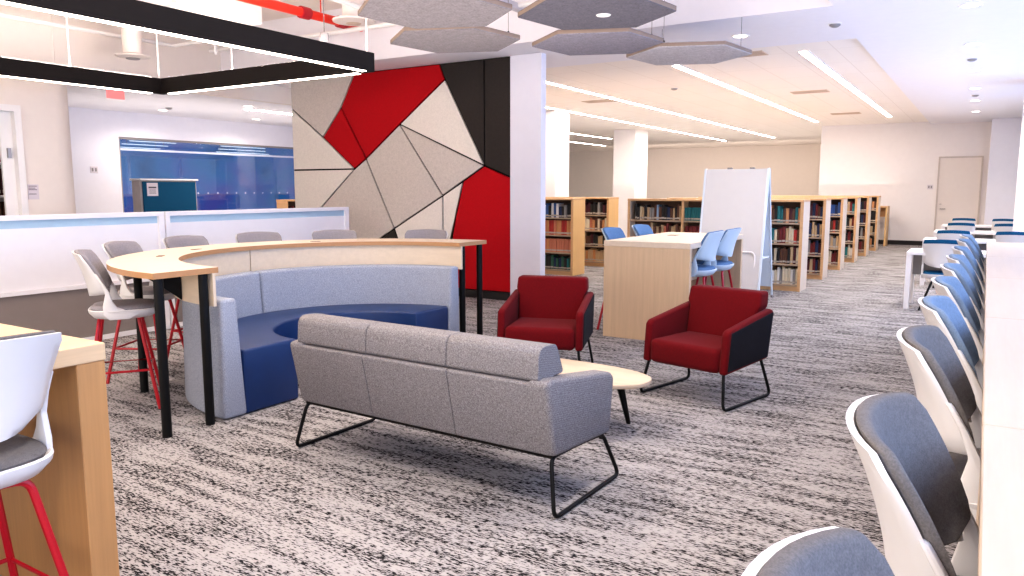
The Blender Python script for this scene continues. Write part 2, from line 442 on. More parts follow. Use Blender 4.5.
# EXIT sign, wall signs, switches
def exit_sign():
    t = thing('exit_sign', 'small glowing red exit sign hung below the corridor ceiling', 'sign', (-10.75, 6.5, 2.80))
    B().box(-.015, -.13, 0, .015, .13, .15).bevel(.004, 1).build('housing', M['exit'], t)
    B().tube([(0, 0, .15), (0, 0, .17)], .01).build('stem', M['white'], t)
exit_sign()
o = B().box(-10.4, 5.04, 1.38, -10.392, 5.17, 1.57).build('room_sign', [M['paper']])
tag(o, 'small pale room sign with grey text lines on the white wall by the doorway', 'sign')
b = B()
for i, (z, a, c) in enumerate(((1.545, 5.05, 5.15), (1.52, 5.05, 5.13), (1.50, 5.05, 5.15), (1.445, 5.05, 5.14))): b.box(-10.392, a, z, -10.3905, c, z+.008)
b.build('text_lines', M['ink'], o)
def plate(name, label, loc, rotz):
    t = thing(name, label, 'switch', loc, rotz)
    B().box(-.07, -.008, -.06, .07, 0, .06).bevel(.003, 1).build('plate', M['paper'], t)
    for s in (-.03, .03): B().box(s-.016, -.013, -.03, s+.016, -.008, .03).bevel(.002, 1).build('rocker', M['grey'], t)
plate('light_switch', 'grey double light switch on the corridor wall beside the blue glass', (-14.0, 7.96, 1.87), PI/2)
plate('light_switch', 'white double light switch on the back wall beside the door', (-1.33, 23.5, 1.58), 0)

# ------------------------------------------------------------------ mural of felt panels
mp = dict(p1=(-8.23,3.25), p2=(-8.53,2.76), p3=(-8.93,2.32), p4=(-8.28,1.82), p5=(-8.04,1.97), p6=(-7.37,2.45), p7=(-6.54,3.03), p8=(-6.63,3.25),
          p9=(-5.88,1.83), p10=(-5.88,3.25), p11=(-5.46,1.67), p12=(-5.46,3.25), p13=(-6.6,1.42), p14=(-6.24,1.62), p15=(-6.66,.1), p16=(-7.51,.93),
          p17=(-8.98,.1), p18=(-7.17,.1), p19=(-9.62,.74), p20=(-9.62,2.80), p21=(-9.62,1.82), p22=(-6.6,.1), tl=(-9.62,3.25), br=(-5.46,.1), bl=(-9.62,.1))
mural = thing('wall_mural_panelling', 'floor to ceiling mural of angular red, grey, cream and charcoal felt panels', 'mural', (0, 8.79, 0))
B().prism([(-9.62,.1), (-5.46,.1), (-5.46,3.25), (-9.62,3.25)], 'y', -.012, 0).build('backing', M['groove'], mural)
def inset(pts, d):
    n = len(pts); out = []
    A = sum(pts[i][0]*pts[(i+1) % n][1] - pts[(i+1) % n][0]*pts[i][1] for i in range(n))
    s = 1 if A > 0 else -1
    for i in range(n):
        p, a, c = Vector(pts[i]), Vector(pts[i-1]), Vector(pts[(i+1) % n])
        e1, e2 = (p-a).normalized(), (c-p).normalized()
        n1, n2 = Vector((-e1.y, e1.x))*s, Vector((-e2.y, e2.x))*s
        den = 1 + n1.dot(n2)
        out.append(tuple(p + (n1+n2)/max(den, .25)*d))
    return out
for lab, mat, ks in (('pale grey felt panel at the upper corner', 'felt_grey', 'tl p1 p2 p3 p20'), ('cream felt triangle panel', 'felt_white', 'p20 p3 p4 p21'),
        ('cream felt panel', 'felt_white', 'p21 p4 p19'), ('grey felt panel', 'felt_grey', 'p19 p4 p5 p16 p17 bl'),
        ('small red felt panel', 'felt_red', 'p2 p5 p4 p3'), ('large red felt panel', 'felt_red', 'p1 p8 p7 p6 p5 p2'),
        ('grey felt panel', 'felt_grey', 'p5 p6 p13 p16'), ('grey felt triangle panel', 'felt_grey', 'p6 p9 p13'), ('cream felt panel', 'felt_white', 'p6 p7 p9'),
        ('charcoal felt panel', 'felt_dark', 'p8 p10 p9 p7'), ('charcoal felt panel', 'felt_dark', 'p10 p12 p11 p9'),
        ('tall red felt panel', 'felt_red', 'p9 p11 br p15 p14'), ('cream felt panel', 'felt_white', 'p13 p14 p15 p22'),
        ('cream felt panel', 'felt_white', 'p16 p13 p22 p18'), ('charcoal felt triangle panel', 'felt_dark', 'p17 p16 p18')):
    o = B().prism(inset([mp[k] for k in ks.split()], .013), 'y', -.04, -.01).build('felt_panel', M[mat], mural); o['label'] = lab

# ------------------------------------------------------------------ ceiling fittings
LP = thing('linear_pendant', 'large black rectangular linear pendant frame with glowing white lower edges', 'pendant light', (0,0,0))
zb, zt = 2.70, 2.89
x0, x1, y0, y1 = -8.92, -5.50, -.5, 6.0
for nm, q in (('beam', (x1-.0, y0, x1+.07, y1+.07)), ('beam', (x0-.07, y0, x0, y1+.07)), ('beam', (x0, y1, x1, y1+.07)), ('beam', (x0, y0, x1, y0+.07))):
    B().box(q[0], q[1], zb, q[2], q[3], zt).build(nm, M['frame_black'], LP)
for q in ((x1+.004, y0+.1, x1+.066, y1-.05), (x0-.066, y0+.1, x0-.004, y1-.12), (x0+.12, y1+.004, x1-.12, y1+.066)):
    B().box(q[0], q[1], zb-.006, q[2], q[3], zb).build('led_diffuser', M['led'], LP)
    B().box(q[0], q[1], zt-.004, q[2], q[3], zt+.001).build('uplight_diffuser', M['led_up'], LP)
for x, y in ((x0-.035, 6.0), (x0-.035, 4.9), (x0-.035, 3), (x0-.035, 1), (x1+.035, 6.0), (x1+.035, 3.2), (x1+.035, 1), (-7.6, y1+.035)):
    B().tube([(x, y, zt), (x, y, ZO)], .008, 6).build('cable', M['white'], LP)
# strips in the tiled ceiling
for lab, x, a, c in (('broken off from the rest beside the plaster ceiling', -2.19, 10.8, 21.3), ('second from the plaster ceiling', -4.0, 11.0, 21.9),
        ('third from the plaster ceiling, past the white pier', -6.45, 10.6, 27.7), ('fourth from the plaster ceiling, ending over the bookcases', -8.37, 10.6, 28.5),
        ('over the column with one strip beyond it', -11.5, 18, 25.2), ('last one, behind the square column', -13.5, 20, 29)):
    if x == -2.19: lab = 'first beside the plaster ceiling edge'
    t = thing('linear_ceiling_light', 'long warm white recessed ceiling light strip, ' + lab, 'ceiling light', (x, 0, ZT), 0, 'recessed linear lights in the tiled ceiling')
    b = B()
    for s in (-1, 1): b.box(s*.06-.01, a-.02, -.012, s*.06+.01, c+.02, .004)
    b.build('trim', M['white'], t)
    B().box(-.05, a, -.010, .05, c, .002).build('diffuser', M['led_ceiling'], t)
t = thing('linear_ceiling_light', 'short white recessed light strip in the corridor ceiling beside the mural', 'ceiling light', (-11.6, 0, 2.97))
B().box(-.08, 9.5, -.012, .08, 10.7, .002).build('diffuser', M['led_ceiling'], t)
B().box(-.095, 9.48, -.008, -.08, 10.72, .004).box(.08, 9.48, -.008, .095, 10.72, .004).build('trim', M['white'], t)
# downlights
dl = None
spots = [(-.26, 8.71, ZC, 'window aisle ceiling, first in the row of six'), (-.27, 11.0, ZC, 'window aisle ceiling, second in the row of six'), (-.29, 13.35, ZC, 'window aisle ceiling, third in the row of six'),
         (-.31, 15.7, ZC, 'window aisle ceiling, fourth in the row of six'), (-.33, 17.85, ZC, 'window aisle ceiling, fifth in the row of six'), (-.35, 20.3, ZC, 'window aisle ceiling, last in the row of six'),
         (-2.53, 9.03, ZC, 'plaster ceiling beside the pale hexagon panel'), (-13.1, 8.82, 2.97, 'corridor ceiling above the teal screen'), (-13.1, 10.95, 2.97, 'corridor ceiling above the blue glass'), (-11.2, 9.2, 2.97, 'corridor ceiling close to the mural')]
for i, (x, y, z, lab) in enumerate(spots):
    if dl is None:
        dl = thing('downlight', 'round white recessed downlight, ' + lab, 'downlight', (x, y, z), 0, 'recessed round downlights')
        B().lathe([(.075, -.004), (.10, -.008), (.105, 0), (.075, 0)], 0, 0, 24).build('trim_ring', M['white'], dl)
        B().lathe([(.002, -.006), (.075, -.006), (.075, -.001), (.002, -.001)], 0, 0, 24).build('lens', M['disc'], dl)
    else: dup(dl, (x, y, z), 0, 'round white recessed downlight, ' + lab)
# sprinkler heads / detectors
sp = None
for x, y, z, lab in ((-1.5, 8.92, ZC, 'beyond the ceiling tray corner'), (-.30, 12.2, ZC, 'between second and third downlights of the window aisle'), (-.32, 16.8, ZC, 'between fourth and fifth downlights of the window aisle'),
                  (-4.57, 8.6, ZC, 'above the white pier'), (-12.6, 8.6, 2.97, 'in the corridor ceiling'), (-4.9, 13.4, ZT, 'in the ceiling tiles near the third light strip')):
    if sp is None:
        sp = thing('smoke_detector', 'small grey round ceiling detector ' + lab, 'detector', (x, y, z), 0, 'small ceiling detectors')
        B().lathe([(.06, 0), (.055, -.02), (.03, -.035), (.001, -.035)][::-1], 0, 0, 16).build('body', M['grey'], sp)
        B().lathe([(.07, -.006), (.07, 0)], 0, 0, 16).build('base', M['white'], sp)
    else: dup(sp, (x, y, z), 0, 'small grey round ceiling detector ' + lab)
# ceiling vents
vt = None
for x, y, lab in ((-2.95, 10.6, 'behind the pale hexagon panel'), (-2.93, 15.2, 'midway between the two full light strips'), (-3.0, 19.9, 'furthest along, near the back wall'), (-6.9, 14.5, 'between the third and fourth light strips')):
    if vt is None:
        vt = thing('ceiling_vent', 'tan rectangular ceiling air vent ' + lab, 'vent', (x, y, ZT), 0, 'air vents in the tiled ceiling')
        b = B(); b.box(-.32, -.17, -.01, .32, -.15, .0); b.box(-.32, .15, -.01, .32, .17, .0); b.box(-.32, -.15, -.01, -.3, .15, 0); b.box(.3, -.15, -.01, .32, .15, 0)
        b.build('frame', M['vent'], vt)
        b = B(); b.box(-.3, -.15, -.004, .3, .15, 0, 1)
        for i in range(5): b.box(-.3, -.13+i*.06, -.008, .3, -.10+i*.06, -.003, 0)
        b.build('grille', [M['vent'], M['vent_dark']], vt)
    else: dup(vt, (x, y, ZT), 0, 'tan rectangular ceiling air vent ' + lab)
# hexagonal felt baffles
def hexagon(cx, cy, z, r, rot, mat, lab, hole=False):
    t = thing('acoustic_hexagon', lab, 'acoustic panel', (cx, cy, z), R(rot), 'hexagonal felt panels hanging from the ceiling')
    hexp = lambda q, zz: [(q*math.cos(R(60*i)), q*math.sin(R(60*i)), zz) for i in range(6)]
    b = B(); b.prism([p[:2] for p in hexp(r, 0)], 'z', 0, .045); b.bevel(.006, 1)
    for f in b.bm.faces:
        if abs(f.normal.z) < .5: f.material_index = 1
    b.build('felt_panel', [M[mat], M['hex_edge']], t)
    for i in (0, 2, 4):
        q = r*.82; a = R(60*i)
        c = B().tube([(q*math.cos(a), q*math.sin(a), .045), (q*math.cos(a), q*math.sin(a), (ZO if cy < 8.0 else ZC)-z)], .0025, 5).build('cable', M['cable'], t)
        B().lathe([(.012, .045), (.012, .075), (.004, .085)], q*math.cos(a), q*math.sin(a), 8).build('clamp', M['black'], c)
    if hole:
        B().lathe([(.035, -.004), (.055, -.006), (.06, .001), (.035, .001)], .06, .02, 20).build('downlight_ring', M['white'], t)
        B().lathe([(.001, -.003), (.035, -.003), (.035, .0), (.001, .0)], .06, .02, 20).build('downlight_lens', M['disc'], t)
hexagon(-3.80, 4.95, 2.88, .63, 22, 'hex_light', 'light grey hexagonal felt panel, cut off by the top of the photo')
hexagon(-4.36, 5.99, 2.88, .63, 22, 'hex_light', 'light grey hexagonal felt panel hanging behind the topmost light one')
hexagon(-2.74, 5.67, 2.88, .63, 22, 'hex_dark', 'charcoal hexagonal felt panel with a small round light in it', True)
hexagon(-3.28, 6.82, 2.88, .63, 22, 'hex_mid', 'mid grey hexagonal felt panel hanging behind the charcoal one')
hexagon(-2.74, 7.88, 2.88, .64, 22, 'hex_pale', 'pale grey hexagonal felt panel, last one before the ceiling light strips')
# services in the open ceiling
def pipe(name, pts, r, mat, lab, cat='pipe', group=None, seg=10):
    o = B().tube(rounded(pts, .08, 4, False), r, seg).build(name, M[mat]); tag(o, lab, cat, group); return o
rp = thing('red_pipe', 'bright red painted sprinkler main running under the open ceiling', 'pipe', (0,0,0))
B().tube([(-7.42, 2.5, 3.7), (-7.42, 8.05, 3.7)], .055, 14).build('pipe_run', M['redpipe'], rp)
for y in (6.95, 7.6): B().tube([(-7.42, y, 3.7), (-7.42, y+.14, 3.7)], .075, 14).build('coupling', M['redclamp'], rp)
for y in (5.0, 7.3): B().tube([(-7.42, y, 3.76), (-7.42, y, ZO)], .008, 6).build('hanger', M['redpipe'], rp)
pipe('conduit', [(-10.15, 1, 3.57), (-10.15, 7.07, 3.57), (-8.6, 7.07, 3.57)], .025, 'white', 'white conduit turning a corner high above the black pendant frame')
pipe('conduit', [(-9.4, 7.2, 3.40), (-9.4, 7.2, ZO), ], .02, 'white', 'thin white conduit drop above the far end of the black frame')
pipe('conduit', [(-10.2, 7.72, 3.6), (-6.44, 7.72, 3.6), (-3.0, 7.72, 3.6)], .03, 'white', 'straight white conduit crossing below the red pipe')
pipe('conduit', [(-6.85, 1.5, 3.78), (-6.85, 8.0, 3.78)], .03, 'white', 'white conduit running alongside the red pipe')
def channel(x):
    t = thing('ceiling_rail', 'grey metal strut rail in the open ceiling between the light and dark hexagons', 'rail', (x, 0, 3.55))
    B().box(-.05, 3.5, 0, .05, 8.0, .07).bevel(.005, 1).build('channel', M['fascia'], t)
    for y in (4.5, 7.6): B().tube([(0, y, .07), (0, y, ZO-3.55)], .008, 6).build('hanger', M['steel'], t)
channel(-4.75)
du = thing('air_duct', 'boxy white air duct above the black pendant frame', 'duct', (0,0,0))
b = B(); b.box(-8.6, 2.6, 3.52, -7.7, 6.6, 3.92); b.bevel(.01, 1); b.build('trunk_duct', M['ceil_warm'], du)
for y in (3.8, 5.4): B().box(-8.63, y, 3.5, -7.67, y+.04, 3.94).build('flange', M['white'], du)
rd = thing('round_diffuser', 'white round air diffuser on a vertical duct over the partition', 'diffuser', (-9.75, 6.17, 3.25))
B().lathe([(.12, .03), (.12, .75)], 0, 0, 24).build('drop_duct', M['ceramic'], rd)
B().lathe([(.09, -.02), (.21, 0), (.22, .015), (.12, .04)], 0, 0, 32).build('cone', M['ceramic'], rd)
B().lathe([(.001, -.03), (.08, -.03), (.10, -.012), (.001, -.012)], 0, 0, 32).build('core', M['grey'], rd)
rd = thing('round_diffuser', 'white round air diffuser beside the red pipe end', 'diffuser', (-7.0, 7.45, 3.62))
B().lathe([(.14, .04), (.14, .38)], 0, 0, 24).build('drop_duct', M['ceramic'], rd)
B().lathe([(.10, -.02), (.26, 0), (.27, .02), (.14, .05)], 0, 0, 32).build('cone', M['ceramic'], rd)
B().lathe([(.001, -.03), (.08, -.03), (.11, -.012), (.001, -.012)], 0, 0, 32).build('core', M['vent'], rd)
se = thing('ceiling_sensor', 'small grey sensor ball hanging on a thin cable below the red pipe', 'sensor', (-6.27, 6.21, 3.15))
B().lathe([(.02, -.05), (.05, -.03), (.055, .01), (.045, .05), (.015, .06)], 0, 0, 16).build('housing', M['grey'], se)
B().tube([(0, 0, .06), (0, 0, ZO-3.15)], .005, 6).build('cable', M['cable'], se)

# ------------------------------------------------------------------ low divider screens on the left
for y0, y1, lab in ((2.2, 4.97, 'white low divider screen section beyond the single side stool'), (4.99, 7.76, 'white low divider screen section ending before the mural')):
    t = thing('divider_screen', lab, 'divider', (-7.5, 0, 0), 0, 'low white divider screens')
    b = B()
    for a, c in ((y0, y0+.05), (y1-.06, y1)): b.box(-.05, a, 0, .03, c, 1.27)
    b.box(-.05, y0+.05, 1.225, .03, y1-.06, 1.27); b.box(-.05, y0+.05, .54, .03, y1-.06, .58)
    b.build('frame', M['screen'], t)
    B().box(-.03, y0+.05, .58, .0, y1-.06, 1.15).build('white_panel', M['screen'], t)
    B().box(-.025, y0+.05, 1.15, -.005, y1-.06, 1.225).build('glass_strip', M['screen_glass'], t)
    B().box(-.03, y0+.05, .05, .0, y1-.06, .54).build('base_panel', M['screen_base'], t)
    B().box(-.04, y0+.05, 0, .01, y1-.06, .05).build('kick_plate', M['screen'], t)
# teal screen cabinet
t = thing('teal_screen', 'free standing teal fabric screen with grey end behind the white dividers', 'screen', (-12.15, 0, 0))
B().box(-.12, 7.60, .03, .12, 8.67, 1.66).bevel(.008, 1).build('core', M['greige'], t)
B().box(.12, 7.63, .06, .145, 8.64, 1.64).bevel(.006, 1).build('fabric_face', M['teal'], t)
B().box(-.14, 7.58, 1.66, .16, 8.69, 1.69).bevel(.004, 1).build('top_cap', M['white'], t)
b = B(); b.box(-.2, 7.8, 0, .2, 7.86, .03); b.box(-.2, 8.4, 0, .2, 8.46, .03); b.build('foot', M['steel'], t)
o = B().box(-12.003, 7.70, 1.40, -11.999, 7.90, 1.62).build('paper_notice', M['paper']); tag(o, 'white paper notice taped on the teal screen', 'notice')
b = B(); b.box(-11.999, 7.73, 1.53, -11.9975, 7.87, 1.555)
for i in range(4): b.box(-11.999, 7.74, 1.44+i*.02, -11.9975, 7.86, 1.446+i*.02)
b.build('print', M['ink'], o)

# ------------------------------------------------------------------ stools and chairs
def make_seat(name, label, cat, zs, legs, mats, loc=(0,0,0), rotz=0, group=None, padup=.012, round_=.012):
    t = thing(name, label, cat, loc, rotz, group)
    shell, pad, legm = mats
    def yb(u, v): return -.175 - .03*v - .055*v*v + (.105 - .045*v)*abs(u)**2.3
    def hw(v): return .205 + .02*v - round_*max(0, (v-.88)/.12)**2.5 - .035*max(0, (.15-v)/.15)**2
    def zz(u, v): return zs + .105 + .285*v - .012*u*u*v - .022*(1-u*u)*(1-v)
    def backf(off, sc=1, dz=0, top=0):
        def f(a, c):
            u = 2*a-1
            k = sc if sc == 1 else sc*(1 - .03*max(0, (c-.88)/.12)**2.5 - .16*max(0, (.2-c)/.2)**2.5)
            return (u*hw(c)*k, yb(u*k, c)+off, zz(u, c) + dz*(1-2*c) + top*c)
        return f
    B().slab(backf(.006), backf(-.007), 12, 10).build('back_shell', shell, t, sharp=60)
    B().slab(backf(.036, .99, .006, padup), backf(.007, .99, .004, padup), 12, 8).bevel(.008, 2, 50).build('back_pad', pad, t, sharp=60)
    # seat dish
    def disc(k, z0, n=32):
        out = []
        for i in range(n):
            a = 2*PI*i/n; c, s = math.cos(a), math.sin(a); e = 2/3.2
            out.append((k*.232*math.copysign(abs(c)**e, c), .03 + k*.222*math.copysign(abs(s)**e, s), z0))
        return out
    def rings(rs, name_, mat):
        b = B(); vs = []
        for k, z in rs: vs.append([b.bm.verts.new(p) for p in disc(k, z)])
        for A, Q in zip(vs, vs[1:]):
            for i in range(len(A)): b.bm.faces.new([A[i], A[(i+1) % len(A)], Q[(i+1) % len(A)], Q[i]])
        b.bm.faces.new(vs[0][::-1]); b.bm.faces.new(vs[-1])
        return b.build(name_, mat, t, sharp=50)
    rings([(.55, zs-.075), (.85, zs-.06), (.98, zs-.025), (1.0, zs-.005), (.97, zs), (.9, zs-.012), (.3, zs-.02)], 'seat_shell', shell)
    rings([(.3, zs-.019), (.90, zs-.012), (.93, zs+.004), (.88, zs+.018), (.5, zs+.022), (.1, zs+.022)], 'seat_pad', pad)
    # uprights that carry the back
    for s in (-1, 1):
        b = B()
        prof = [(-.128, .25), (-.09, .18), (-.066, .11), (-.085, .03), (-.085, -.03), (-.05, -.066), (.07, -.064), (.13, -.03), (.06, -.006), (-.0, .02), (-.025, .06), (-.040, .12), (-.070, .18), (-.112, .25)]
        b.prism([(p[0], zs+p[1]) for p in prof], 'x', s*.204, s*.226).bevel(.007, 2).build('upright', shell, t)
    # legs
    zl = zs - .06
    if legs == 'stool':
        for sx in (-1, 1):
            for sy in (-1, 1):
                top = Vector((sx*.13, sy*.12, zl-.01)); bot = Vector((sx*.235, sy*.225, .0))
                pts = rounded([(sx*.02, sy*.12, zl), top, bot], .04, 4, False)
                b = B().tube(pts, .0125, 8); b.build('leg', legm, t)
        def at(sx, sy, z):
            f = 1 - z/(zl-.01); return (sx*(.13+.105*f), sy*(.12+.105*f), z)
        b = B().tube([at(-1,-1,.27), at(1,-1,.27), at(1,1,.27), at(-1,1,.27)], .008, 8, True)
        b.build('foot_ring', legm, t)
    else:
        for sx in (-1, 1):
            for sy in (-1, 1):
                pts = [(sx*.03, sy*.03, zl), (sx*.10, sy*.10, zl-.03), (sx*.22, sy*.20, 0)]
                B().tube(rounded(pts, .03, 3, False), .016, 8, r1=.012).build('leg', legm, t)
        B().lathe([(.07, zl-.02), (.08, zl+.0), (.05, zl+.012)], 0, 0, 16).build('hub', legm, t)
    return t
def facing(dx, dy): return math.atan2(dy, dx) - PI/2
SM = (M['shell'], M['pad_light'], M['redmetal'])
ccx, ccy = -4.125, 4.41
names = ('side on at the front end of the curved table', 'second along the curved table from its front', 'third along the curved table by the divider post',
         'fourth along the curved table before the long divider', 'fifth along the curved table, where the divider ends', 'last along the curved table, in front of the mural')
st0 = None
for i, a in enumerate((235, 209, 186, 163.5, 141, 113)):
    rr = 2.02 - .275 + (.03 if i == 0 else 0)
    x, y = ccx + rr*math.cos(R(a)), ccy + rr*math.sin(R(a))
    rz = facing(ccx-x, ccy-y)
    if i == 0: x += .06; y += .05
    lab = 'grey padded white stool, ' + names[i]
    if st0 is None: st0 = make_seat('bar_stool', lab, 'stool', .70, 'stool', SM, (x, y, 0), rz, 'stools around the curved table')
    else: dup(st0, (x, y, 0), rz, lab)
# foreground stool at the wooden counter
o = dup(st0, (-2.53, .975, 0), facing(-1, 0), 'white stool with red legs and grey seat at the oak wooden counter', 'single stool at the wooden counter')
remat(o, {'seat_pad': M['pad'], 'back_pad': M['pad']})
# stools along the window counter
order = ('first', 'second', 'third', 'fourth', 'fifth', 'sixth', 'seventh', 'eighth', 'ninth', 'tenth')
for i, y in enumerate((.78, 1.53, 2.45, 3.23, 4.03, 4.8, 5.5, 6.35, 7.35, 8.16)):
    how = 'white stool, dark grey pad' if i < 3 else 'white stool, blue grey pad'
    end = 'only its back top showing at the photo bottom' if i == 0 else '%s from photo bottom along the window counter' % order[i]
    if i == 9: end = 'last and smallest along the window counter'
    o = dup(st0, (.07, y, 0), facing(1, 0), how + ', ' + end, 'stools along the window counter')
    remat(o, {'seat_pad': M['pad'] if i < 3 else M['pad_daylit'], 'back_pad': M['pad'] if i < 3 else M['pad_daylit']})
# stools at the wooden high table
for (x, y, dx, lab) in ((-3.27, 7.62, 1, 'daylight-blue padded stool on the far side of the wooden high table, nearer its end panel'),
                       (-3.27, 8.45, 1, 'daylight-blue padded stool on the far side of the wooden high table, closer to the bookcases'),
                       (-2.50, 7.62, -1, 'daylight-tinted white stool with red legs behind the red armchair, at high table'),
                       (-2.50, 8.25, -1, 'daylight-tinted white stool with red legs in front of the mobile whiteboard')):
    o = dup(st0, (x, y, 0), facing(dx, 0), lab, 'stools at the wooden high table')
    remat(o, {'seat_pad': M['pad_daylit_blue'], 'back_pad': M['pad_daylit_blue'], 'back_shell': M['shell_daylit'], 'seat_shell': M['shell_daylit'], 'upright': M['shell_daylit']})

# desks and task chairs near the window
dk = None
def make_desk(loc, lab):
    t = thing('study_desk', lab, 'desk', loc, 0, 'white desks in rows by the windows')
    B().box(0, 0, .69, 1.66, .70, .73).bevel(.004, 1).build('desk_top', M['desk'], t)
    for x in (.0, 1.60):
        for y in (.02, .62): B().box(x, y, 0, x+.06, y+.06, .69).build('leg', M['desk'], t)
    B().box(.06, .30, .42, 1.60, .32, .69).build('modesty_panel', M['grey'], t)
    return t
for i, y in enumerate((10.75, 13.55, 16.4, 19.3)):
    lab = 'white desk by the windows, %s row from the window counter' % ('first', 'second', 'third', 'last')[i]
    if dk is None: dk = make_desk((-.82, y, 0), lab)
    else: dup(dk, (-.82, y, 0), 0, lab)
TM = (M['shell'], M['pad_teal'], M['black'])
tc = None
for i, (x, y, lab) in enumerate(((-.42, 10.9, 'teal and white task chair at the first desk with black legs showing'), (-.40, 13.5, 'teal topped white task chair at the second desk, aisle side'), (.36, 13.5, 'teal topped white task chair at the second desk, window side'),
                                 (-.38, 16.6, 'teal topped white task chair at the third desk, aisle side'), (.36, 16.6, 'teal topped white task chair at the third desk, window side'),
                                 (-.40, 19.35, 'teal topped white task chair at the last desk, aisle side'), (.34, 19.35, 'teal topped white task chair at the last desk, window side'))):
    if tc is None: tc = make_seat('task_chair', lab, 'chair', .46, 'chair', TM, (x, y, 0), 0, 'task chairs at the white desks', padup=.055, round_=.008)
    else: dup(tc, (x, y, 0), 0, lab)

# ------------------------------------------------------------------ curved table and banquette
ct = thing('curved_bar_table', 'semicircular light wood bar table on black legs wrapped around the banquette', 'table', (ccx, ccy, 0))
b = B().sector(1.31, 1.76, 90, 270, .978, 1.014, 60)
b.bm.normal_update()
bmesh.ops.recalc_face_normals(b.bm, faces=b.bm.faces)
for f in b.bm.faces: f.material_index = 0 if f.normal.z > .5 else 1
b.build('table_top', [M['maple_y'], M['edge']], ct)
for a0, a1 in ((90, 178.7), (179.1, 270)):
    B().sector(1.335, 1.355, a0, a1, .765, .978, 30).build('modesty_panel', M['pale_wood'], ct)
for a, rr in ((270, 1.70), (270, 1.40), (225, 1.62), (180, 1.66), (135, 1.62), (90, 1.70), (90, 1.40)):
    da = 1.5 if a == 270 else (-1.5 if a == 90 else 0)
    aa = R(a - da if a == 270 else a - da)
    x, y = rr*math.cos(aa), rr*math.sin(aa)
    B().tube([(x, y, 0), (x, y, .978)], .029, 16).build('leg', M['black'], ct)
for a in (252, 236, 200, 160, 115):
    c, s = math.cos(R(a)), math.sin(R(a))
    w = .012
    b = B()
    pts = [(1.36, .978), (1.60, .978), (1.60, .955), (1.42, .82), (1.36, .77)]
    b.prism(pts, 'y', -w, w, shear=lambda q: (q[0]*c - q[1]*s, q[0]*s + q[1]*c, q[2]))
    b.build('bracket', M['black'], ct)
for a in (224, 199, 150):
    g = B(); g.box(-.045, -.022, 0, .045, .022, .004).bevel(.001, 1)
    o = g.build('cable_grommet', M['vent_dark'], ct, (1.46*math.cos(R(a)), 1.46*math.sin(R(a)), 1.014), R(a+90))

bq = thing('banquette_sofa', 'curved banquette with grey woven backrest and navy blue seat inside the bar table', 'banquette', (ccx, ccy, 0))
for a0, a1 in ((90, 179.6), (180.0, 270)):
    B().sector(1.13, 1.315, a0, a1, .006, .80, 40, 1.18, 1.30).bevel(.025, 3, 40).build('backrest', M['banq'], bq)
B().sector(.675, 1.14, 90.4, 269.6, .006, .445, 60).bevel(.018, 3, 40).build('seat', M['navy'], bq)

# ------------------------------------------------------------------ grey sofa
sf = thing('lounge_sofa', 'grey woven three seat lounge sofa seen from behind on black sled legs', 'sofa', (-2.445, 3.26, 0), R(-2.0))
W = .86
prof = [(-.285, .285), (-.36, .635), (-.25, .645), (-.17, .29)]
for a, c in ((-W+.03, -.285), (-.281, .281), (.285, W-.03)):
    B().prism(prof, 'x', a, c).bevel_along(.012, .002).build('back_panel', M['sofa'], sf)
for s in (-1, 1):
    p = [(-.285, .285), (-.362, .645), (-.30, .655), (.28, .575), (.315, .545), (.275, .255)]
    B().prism(p, 'x', s*(W-.115), s*W).bevel(.028, 3).build('arm', M['sofa'], sf)
for a, c in ((-.80, -.272), (-.268, .268), (.272, .80)):
    B().prism([(-.345, .64), (-.335, .775), (-.30, .80), (-.18, .793), (-.11, .645)], 'x', a, c).bevel_along(.03, .003).build('back_cushion', M['sofa'], sf)
for a, c in ((-.74, -.242), (-.238, .238), (.242, .74)):
    B().prism([(-.25, .42), (-.25, .66), (-.14, .66), (-.06, .42)], 'x', a, c).bevel(.02, 3).build('lumbar_cushion', M['sofa'], sf)
    B().box(a, -.2, .285, c, .30, .43).bevel(.03, 3).build('seat_cushion', M['sofa'], sf)
B().prism([(-.27, .27), (-.27, .287), (.26, .262), (.26, .245)], 'x', -W+.03, W-.03).build('underframe', M['black'], sf)
for s in (-1, 1):
    x = s*(W-.005)
    pts = rounded([(x-s*.03, -.265, .275), (x+s*.02, -.32, .012), (x+s*.02, .345, .012), (x-s*.03, .25, .25)], .045, 5)
    B().tube(pts, .0105, 8, True).build('sled_leg', M['black'], sf)

